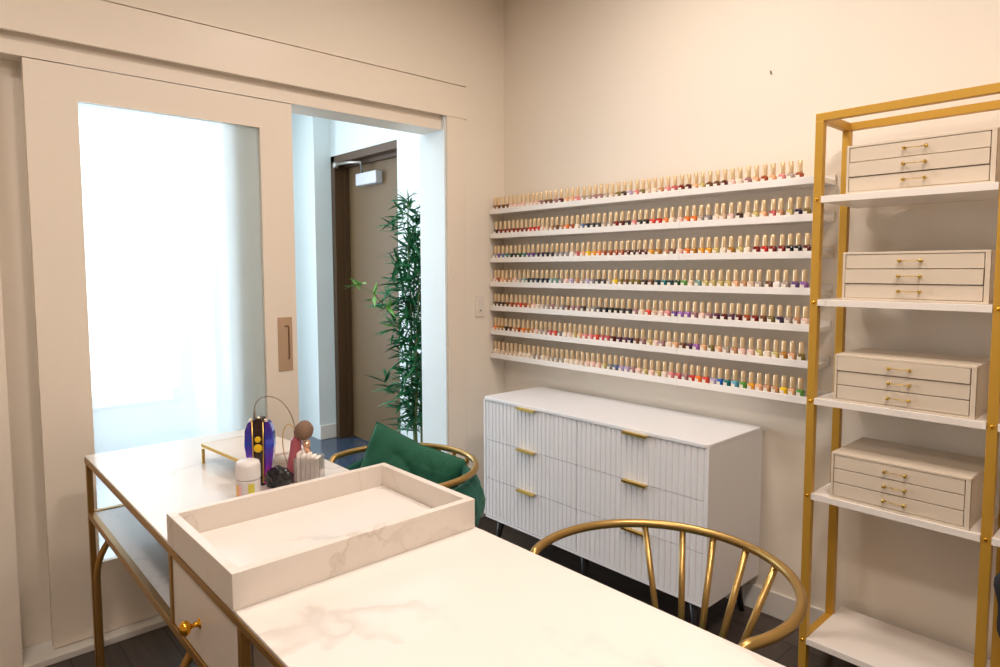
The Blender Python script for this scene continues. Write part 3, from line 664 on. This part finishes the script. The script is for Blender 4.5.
# ------------------------------------------------------------------ things behind the tray on the desk
RZ = math.radians(5)
def rotp(mb, c, rz):
    k, s = math.cos(rz), math.sin(rz)
    mb.v = [(c[0]+(x-c[0])*k-(y-c[1])*s, c[1]+(x-c[0])*s+(y-c[1])*k, z) for x, y, z in mb.v]; return mb
rc_ = (0.56, -1.91)
t = thing('desk_riser', (0.70, -1.80, TZ), 'low marble riser on gold feet at the far end of the desk', 'riser')
obj('marble_top', rotp(MB().box(0.56, 0.855, -1.91, -1.69, TZ+0.056, TZ+0.066), rc_, RZ), MARBTRAY, t, 0.001)
obj('rim', rotp(MB().box(0.558, 0.857, -1.914, -1.9105, TZ+0.056, TZ+0.066).box(0.5555, 0.5595, -1.9105, -1.6895, TZ+0.056, TZ+0.066), rc_, RZ), BRASS, t)
for x, y in ((0.558, -1.914), (0.849, -1.914), (0.558, -1.70), (0.849, -1.70)):
    obj('foot', rotp(MB().box(x, x+0.008, y, y+0.008, TZ, TZ+0.0495), rc_, RZ), BRASS, t)

# iridescent nail drill
def iri():
    m = mat('iridescent_blue_violet_lacquer', (0.05, 0.08, 0.6), 0.12, 0.5, Coat_Weight=1.0); n, l, b = nodes(m)
    tc = n.new('ShaderNodeTexCoord'); sp = n.new('ShaderNodeSeparateXYZ'); l.new(tc.outputs['Generated'], sp.inputs[0])
    r = n.new('ShaderNodeValToRGB'); e = r.color_ramp.elements
    e[0].position = 0.08; e[0].color = (0.75, 0.02, 0.42, 1); e[1].position = 0.62; e[1].color = (0.02, 0.06, 0.62, 1)
    x = e.new(0.32); x.color = (0.22, 0.03, 0.55, 1); x = e.new(0.92); x.color = (0.07, 0.02, 0.40, 1)
    l.new(sp.outputs['Z'], r.inputs['Fac']); l.new(r.outputs['Color'], b.inputs['Base Color']); return m
IRI = iri()
dvx = Vector((0.902, -1.850, TZ)); ax = Vector((0.671, 0.741, 0)); ay = Vector((-0.741, 0.671, 0))  # ay points away from the viewer's side
def dv(u, w, z): return dvx+ax*u+ay*w+Vector((0, 0, z))
t = thing('nail_drill', tuple(dvx), 'iridescent blue and purple nail drill with two yellow buttons and gold stripes', 'nail drill')
for s in (-1, 1):
    m = MB(); prof = [(0.010, 0.002), (0.030, 0.004), (0.037, 0.06), (0.045, 0.12), (0.043, 0.165), (0.034, 0.190), (0.022, 0.200), (0.016, 0.185), (0.014, 0.12), (0.012, 0.05)]
    vf = [dv(s*a, -0.016, z) for a, z in prof]; vb = [dv(s*a*0.9, 0.02, z*0.98+0.001) for a, z in prof]; n = len(prof)
    m.add(vf+vb, [tuple(range(n)), tuple(reversed(range(n, 2*n)))]+[(i, (i+1) % n, n+(i+1) % n, n+i) for i in range(n)])
    obj('side_shell', m, IRI, t, 0.004, 'iridescent blue fading to magenta')
m = MB(); prof = [(-0.013, 0.0), (0.013, 0.0), (0.016, 0.19), (0.008, 0.205), (-0.008, 0.205), (-0.016, 0.19)]; n = 6
m.add([dv(a, -0.020, z) for a, z in prof]+[dv(a, 0.022, z) for a, z in prof], [tuple(range(n)), tuple(reversed(range(n, 2*n)))]+[(i, (i+1) % n, n+(i+1) % n, n+i) for i in range(n)])
core = obj('control_panel', m, mat('dark_brown_gloss', (0.03, 0.012, 0.01), 0.15), t, 0.002)
for s in (-1, 1):
    obj('gold_stripe', MB().tube([dv(s*0.0135, -0.0215, 0.01), dv(s*0.0155, -0.0215, 0.10), dv(s*0.0165, -0.0215, 0.195)], 0.0022, 8), BRASS, t)
YEL = mat('yellow_button', (0.85, 0.55, 0.01), 0.3)
for z, r in ((0.142, 0.009), (0.115, 0.0125)):
    c = dv(0, -0.020, z); pts = []
    m = MB(); vs_ = []
    for d_, rr_ in ((0, r), (-0.004, r), (-0.006, r*0.7)):
        for k in range(18):
            a = 2*PI*k/18; vs_.append(c+ax*math.cos(a)*rr_+Vector((0, 0, math.sin(a)*rr_))+ay*d_)
    fs_ = [(i*18+k, i*18+(k+1) % 18, (i+1)*18+(k+1) % 18, (i+1)*18+k) for i in range(2) for k in range(18)]+[tuple(range(36, 54))]
    m.add(vs_, fs_); obj('button', m, YEL, core, label='round yellow button')
for u in (-0.022, 0, 0.022):
    obj('top_lamp', MB().ellipsoid(dv(u, -0.012, 0.200+(0.004 if u == 0 else -0.002)), 0.006, 0.006, 0.006, 12, 8), mat('pale_gold_cap', (0.9, 0.75, 0.6), 0.15, 0.6), t)
# cable: strain relief, big loop over to the handpiece
p0 = dv(-0.016, 0.0, 0.205)
CAB = mat('grey_gold_cable', (0.28, 0.22, 0.16), 0.35, 0.5)
p = [p0+Vector((0, 0, -0.012)), p0+Vector((0, 0, 0.012)), p0+Vector((0.001, 0.0, 0.024))]
obj('strain_relief', MB().tube(p, 0.0042, 10, r_end=0.0025), CAB, t)
def bez(P, n=40):
    out = []
    for i in range(n+1):
        a = i/n; pts = [Vector(q) for q in P]
        while len(pts) > 1: pts = [pts[k].lerp(pts[k+1], a) for k in range(len(pts)-1)]
        out.append(pts[0])
    return out
q0 = p0+Vector((0.001, 0.0, 0.02))
q3 = Vector((0.962, -1.762, 0.935))
obj('cable', MB().tube(bez([q0, q0+Vector((-0.01, 0.0, 0.065)), q0+ax*0.115+Vector((0, 0, 0.075)), q3+Vector((0, 0, 0.05)), q3+Vector((0.0, 0, -0.03))]), 0.0016, 8), CAB, t)

# pink handpiece bottle with its thin wire loop
PINKM = mat('translucent_pink_plastic', (0.62, 0.16, 0.20), 0.2, 0.0, Transmission_Weight=0.35)
pb = Vector((0.945, -1.766, TZ)); tl = Vector((0.003, 0.004, 1)).normalized()
t = thing('pink_spray_bottle', tuple(pb), 'slim translucent pink bottle with a thin curved wire beside the drill', 'bottle')
def along(prof, base, d, seg=18):
    b = MB(); d = d.normalized(); e1 = d.cross(Vector((0, 1, 0))).normalized(); e2 = d.cross(e1)
    vs_ = []; fs_ = []
    for r, h_ in prof:
        for k in range(seg):
            a = 2*PI*k/seg; vs_.append(base+d*h_+e1*r*math.cos(a)+e2*r*math.sin(a))
    for i in range(len(prof)-1):
        for k in range(seg): fs_.append((i*seg+k, i*seg+(k+1) % seg, (i+1)*seg+(k+1) % seg, (i+1)*seg+k))
    b.add(vs_, fs_, True); b.add(vs_[:seg], [tuple(range(seg))]); b.add(vs_[-seg:], [tuple(range(seg))])
    return b
dirp = Vector((-0.10, 0.10, 1))
obj('bottle_body', along([(0.022, 0.001), (0.024, 0.01), (0.024, 0.055), (0.019, 0.08), (0.017, 0.105), (0.016, 0.13), (0.010, 0.138)], pb, Vector((0.05, 0.05, 1))), PINKM, t)
top = pb+Vector((0.05, 0.05, 1)).normalized()*0.138
obj('nozzle', along([(0.006, 0), (0.006, 0.006), (0.004, 0.022)], top, Vector((-0.15, -0.15, 1)), 12), mat('rosy_brown_metal', (0.35, 0.2, 0.18), 0.3, 0.6), t)
tt = top+Vector((-0.002, -0.003, 0.020))
obj('wire_loop', MB().tube(bez([tt, tt+Vector((-0.01, -0.015, 0.05)), tt-ax*0.05+Vector((0, 0, 0.01)), tt-ax*0.045+Vector((0, 0, -0.06)), tt-ax*0.020+Vector((0, 0, -0.115))]), 0.0015, 8), BRASS, t)

# frosted jar with bright contents
jc = (0.995, -1.926, TZ)
t = thing('lidded_jar', jc, 'small milky plastic jar with frosted lid and yellow labelled base by the riser', 'jar')
CLEAR = mat('milky_plastic', (0.86, 0.80, 0.78), 0.2, 0.0, Transmission_Weight=0.35)
obj('jar_body', MB().lathe([(0.030, 0.0005), (0.033, 0.004), (0.033, 0.052), (0.031, 0.056)], jc, 28), CLEAR, t, label='clear plastic lower half')
obj('lid', MB().lathe([(0.033, 0.058), (0.034, 0.062), (0.034, 0.095), (0.031, 0.105), (0.022, 0.109), (0.0, 0.110)], jc, 28, caps=False), mat('frosted_white_plastic', (0.84, 0.80, 0.78), 0.35, 0.0, Transmission_Weight=0.15), t)
def patch(a0, a1, z0, z1, r=0.0336):
    b = MB(); vs_ = []; N_ = 6
    for k in range(N_+1):
        a = math.radians(a0+(a1-a0)*k/N_)
        for z in (z0, z1): vs_.append((jc[0]+r*math.cos(a), jc[1]+r*math.sin(a), jc[2]+z))
    b.add(vs_, [(2*k, 2*k+2, 2*k+3, 2*k+1) for k in range(N_)], True); return b
obj('yellow_label', patch(-100, -72, 0.008, 0.045), mat('warm_yellow_print', (0.80, 0.48, 0.10), 0.4), t)
obj('pink_label', patch(-70, -58, 0.010, 0.043), mat('pink_print', (0.85, 0.40, 0.42), 0.4), t)
obj('green_label', patch(-22, 8, 0.008, 0.048), mat('yellow_green_print', (0.58, 0.52, 0.06), 0.4), t)

# black crumpled pouch
def crump(p):
    k = 1+0.16*math.sin(9*p.x/0.05+3)*math.cos(7*p.z/0.04)+0.10*math.sin(11*p.y/0.04+p.x*60)
    return Vector((p.x*k, p.y*k, max(p.z*k, -0.0305)))
t = thing('black_pouch', (0.978, -1.826, TZ), 'glossy crumpled black pouch lying in front of the pink bottle', 'pouch')
obj('pouch_body', MB().ellipsoid((0.978, -1.826, TZ+0.031), 0.038, 0.030, 0.032, 26, 16, crump, Matrix.Rotation(0.83, 3, 'Z')), mat('glossy_black_vinyl', (0.012, 0.011, 0.012), 0.18), t)
obj('fastener', MB().lathe([(0.006, 0), (0.006, 0.003), (0.003, 0.005)], (0.972, -1.834, TZ+0.062), 10), mat('dark_metal', (0.15, 0.14, 0.14), 0.25, 0.9), t)

# open box of cotton pads and the powder brush standing in it
bc = Vector((1.000, -1.742, TZ))
if True:
    t = thing('pad_holder', tuple(bc), 'clear open holder stacked with pale cotton pads behind the marble tray', 'holder')
    W = 0.078; D = 0.055; Hh = 0.085
    m = MB().box(bc.x-W/2, bc.x+W/2, bc.y-D/2, bc.y+D/2, TZ+0.0005, TZ+0.004)
    m.box(bc.x-W/2, bc.x+W/2, bc.y-D/2, bc.y-D/2+0.003, TZ+0.004, TZ+Hh).box(bc.x-W/2, bc.x+W/2, bc.y+D/2-0.003, bc.y+D/2, TZ+0.004, TZ+Hh)
    m.box(bc.x-W/2, bc.x-W/2+0.003, bc.y-D/2+0.003, bc.y+D/2-0.003, TZ+0.004, TZ+Hh).box(bc.x+W/2-0.003, bc.x+W/2, bc.y-D/2+0.003, bc.y+D/2-0.003, TZ+0.004, TZ+Hh)
    obj('holder_walls', rotp(m, (bc.x, bc.y), math.radians(48)), mat('clear_acrylic', (0.92, 0.88, 0.86), 0.08, 0.0, Transmission_Weight=0.85), t)
    for k, (u, hz) in enumerate(((-0.026, 0.100), (-0.012, 0.094), (0.002, 0.096), (0.016, 0.090), (0.029, 0.086))):
        cc = Vector((bc.x+u*0.671, bc.y+u*0.741, 0))
        pd = MB().box(bc.x+u-0.0055, bc.x+u+0.0055, bc.y-D/2+0.005, bc.y+D/2-0.016, TZ+0.005, TZ+hz)
        obj('cotton_pad', rotp(pd, (bc.x, bc.y), math.radians(48)), mat('cotton', (0.88, 0.82, 0.76), 0.9), t, 0.0025)
bh = Vector((1.000, -1.725, TZ+0.045)); bd = Vector((-0.06, -0.06, 0.155)).normalized()
bd = Vector((-0.012, -0.012, 0.12)).normalized()
t = thing('powder_brush', tuple(bh), 'fluffy brown powder brush standing among the cotton pads', 'brush')
bbase = bc+Vector((-0.001, 0.010, 0.006)); 
obj('brush_handle', along([(0.004, 0), (0.006, 0.03), (0.007, 0.09)], bbase, bd, 12), BLACK, t)
obj('ferrule', along([(0.0075, 0.088), (0.010, 0.105), (0.0125, 0.125)], bbase, bd, 16), mat('rose_gold_ferrule', (0.80, 0.46, 0.30), 0.25, 0.8), t)
BR = mat('brown_bristle', (0.22, 0.135, 0.09), 0.95)
def fuzz(p): return p*(1+0.05*math.sin(p.x*900)*math.sin(p.y*800+p.z*500))
obj('bristles', MB().ellipsoid(bbase+bd*0.158, 0.027, 0.027, 0.030, 32, 20, fuzz, Matrix.Rotation(0.2, 3, 'Y')), BR, t)

# ------------------------------------------------------------------ bamboo plant in the hall
t = thing('bamboo_plant', (-0.56, -0.23, 0), 'tall artificial bamboo plant standing in the hall by the brown door', 'plant')
obj('pot', MB().lathe([(0.0, 0.0), (0.085, 0.0), (0.105, 0.22), (0.110, 0.24), (0.098, 0.24), (0.09, 0.22), (0.0, 0.215)], (-0.56, -0.25, 0), 28, caps=False), POT, t)
rnd = random.Random(11)
lv = MB(); ll = MB()
def leaf(mb, base, d, L, w, droop):
    d = d.copy()
    if base.y+d.normalized().y*L > -0.05: d.y = -abs(d.y)*0.3-0.1
    if base.x+d.normalized().x*L > -0.275: d.x = -abs(d.x)
    d = d.normalized(); side = d.cross(Vector((0, 0, 1)))
    if side.length < 0.1: side = Vector((1, 0, 0))
    side.normalize(); side = (side+Vector((0, 0, rnd.uniform(-0.9, 0.9)))).normalized()
    prof = [(0, 0.12), (0.15, 0.75), (0.4, 1.0), (0.7, 0.66), (1.0, 0.02)]
    vs_ = []
    for s, wd in prof:
        c = base+d*L*s+Vector((0, 0, -droop*L*s*s)); k = Vector((0, 0, -0.12*w*wd))
        vs_ += [c-side*w*wd/2+k, c, c+side*w*wd/2+k]
    fs_ = []
    for i in range(4):
        a = i*3; fs_ += [(a, a+1, a+4, a+3), (a+1, a+2, a+5, a+4)]
    mb.add(vs_, fs_, True)
def spray(mb, c, out, n, L=0.135, up=0.35):
    for k in range(n):
        a = rnd.uniform(0, 2*PI); d = Vector((math.cos(a), math.sin(a), rnd.uniform(-0.7, 0.9)+up*0.3))+out*0.7
        leaf(mb, c+Vector((rnd.uniform(-.02, .02), rnd.uniform(-.02, .02), rnd.uniform(-.03, .03))), d, L*rnd.uniform(0.7, 1.25), 0.020*rnd.uniform(0.7, 1.2), rnd.uniform(0.0, 0.5))
canes = []
for i, (bx, by, tx, ty, h_) in enumerate(((-0.73, -0.24, -0.74, -0.26, 1.86), (-0.70, -0.21, -0.66, -0.20, 1.80), (-0.76, -0.20, -0.80, -0.18, 1.62), (-0.71, -0.25, -0.62, -0.27, 1.45))):
    pts = [Vector((bx+0.16+(tx-bx)*k/10+0.008*math.sin(k*1.3+i), by-0.03+(ty-by)*k/10, 0.21+(h_-0.21)*k/10)) for k in range(11)]
    cn = MB().tube(pts, 0.0085, 8, r_end=0.004)
    obj('cane', cn, CANE, t, label='green bamboo cane')
    canes.append(pts)
tw = MB()
def branch(p, q, n=3, leaves=7, mb=None, L=0.135):
    p, q = Vector(p), Vector(q); mid = (p+q)/2+Vector((0, 0, 0.03))
    tw.tube([p, mid, q], 0.0022, 5)
    d = (q-p).normalized()
    for k in range(n): spray(mb or lv, p.lerp(q, (k+1)/n), d, leaves, L)
for pts in canes:
    H_ = pts[-1].z
    zz = 0.42
    while zz < H_:
        f = (zz-0.21)/(H_-0.21); i = min(9, int(f*10)); p = pts[i].lerp(pts[i+1], f*10-i)
        a = rnd.uniform(0, 2*PI); L = rnd.uniform(0.05, 0.17)*(1.1-0.45*f)
        branch(p, p+Vector((math.cos(a)*L, math.sin(a)*L, L*0.5)), 2, 7)
        zz += 0.052
    spray(lv, pts[-1], Vector((0, 0, 1)), 9)
# the shoot that reaches toward the opening's left
branch(tuple(canes[0][5]), (-0.62, -0.44, 1.22), 2, 5)
branch((-0.62, -0.44, 1.22), (-0.62, -0.60, 1.34), 2, 7, ll, 0.11)
branch(tuple(canes[0][5]), (-0.62, -0.42, 1.20), 2, 6, ll)
branch(tuple(canes[0][7]), (-0.62, -0.36, 1.50), 2, 8)
obj('twigs', tw, CANE, t)
obj('foliage', lv, LEAF, t)
obj('young_foliage', ll, LEAFL, t, label='lighter fresh green leaves')

# ------------------------------------------------------------------ ceiling lights and daylight
def downlight(x, y, power, size=0.16, col=(1.0, 0.80, 0.58), emit=12):
    t = thing('ceiling_light', (x, y, CH), 'round recessed ceiling light', 'ceiling light', 'recessed ceiling lights')
    obj('trim_ring', MB().lathe([(size*0.62, -0.001), (size*0.62, -0.008), (size*0.52, -0.010), (size*0.50, -0.003)], (x, y, CH), 32, caps=False), WHITEPL, t)
    m = bpy.data.materials.get('warm_lamp') or bpy.data.materials.new('warm_lamp'); m.use_nodes = True
    b = m.node_tree.nodes['Principled BSDF']; b.inputs['Emission Color'].default_value = (*col, 1); b.inputs['Emission Strength'].default_value = emit
    obj('lamp_face', MB().lathe([(size*0.5, -0.0035), (size*0.5, -0.0025)], (x, y, CH), 32), m, t)
    L = bpy.data.lights.new('downlight', 'AREA'); L.shape = 'DISK'; L.size = size*2.5; L.energy = power; L.color = col
    o = bpy.data.objects.new('downlight', L); COL.objects.link(o); o.location = (x, y, CH-0.015); L.spread = math.radians(175)
    return o
WARM = (1.0, 0.872, 0.782)
LIGHTS = ((1.35, -1.0, 14), (2.75, -1.55, 21), (1.3, -2.9, 8), (2.8, -2.9, 15))
for x, y, p in LIGHTS:
    downlight(x, y, p, col=WARM)

def area(name, loc, rot, sx, sy, power, col):
    L = bpy.data.lights.new(name, 'AREA'); L.shape = 'RECTANGLE'; L.size = sx; L.size_y = sy; L.energy = power; L.color = col
    o = bpy.data.objects.new(name, L); COL.objects.link(o); o.location = loc; o.rotation_euler = rot
    return o
# daylight coming in through the hall's big window (faces +x)
area('window_daylight', (WX-0.02, -1.98, 1.6), (0, -PI/2, 0), 2.4, 2.3, 80, (0.86, 0.93, 1.0))
# added fill light that brightens the hall walls, no lamp seen there
area('hall_fill', (-1.3, -1.1, 2.88), (0, 0, 0), 1.2, 0.6, 9, (0.97, 0.98, 1.0))

w = bpy.data.worlds.new('World'); C.world = w; w.use_nodes = True
bgn = w.node_tree.nodes['Background']; bgn.inputs[0].default_value = (0.80, 0.91, 1.0, 1); bgn.inputs[1].default_value = 1.2

# ------------------------------------------------------------------ camera
cd = bpy.data.cameras.new('Camera'); cam = bpy.data.objects.new('Camera', cd); COL.objects.link(cam)
cd.sensor_fit = 'HORIZONTAL'; cd.sensor_width = 36; cd.lens = FPX/1000*36
cd.shift_x = (500-PPX)/1000; cd.shift_y = (PPY-333.5)/1000
cd.clip_start = 0.05
R = Matrix((r_, u_, -f_)).transposed()
cam.matrix_world = Matrix.Translation(CAMP) @ R.to_4x4()
C.camera = cam
C.view_settings.view_transform = 'Standard'; C.view_settings.look = 'None'; C.view_settings.gamma = 1; C.view_settings.use_curve_mapping = False
C.view_settings.exposure = 0.45
for o in list(COL.objects):
    if '_o' in o: del o['_o']
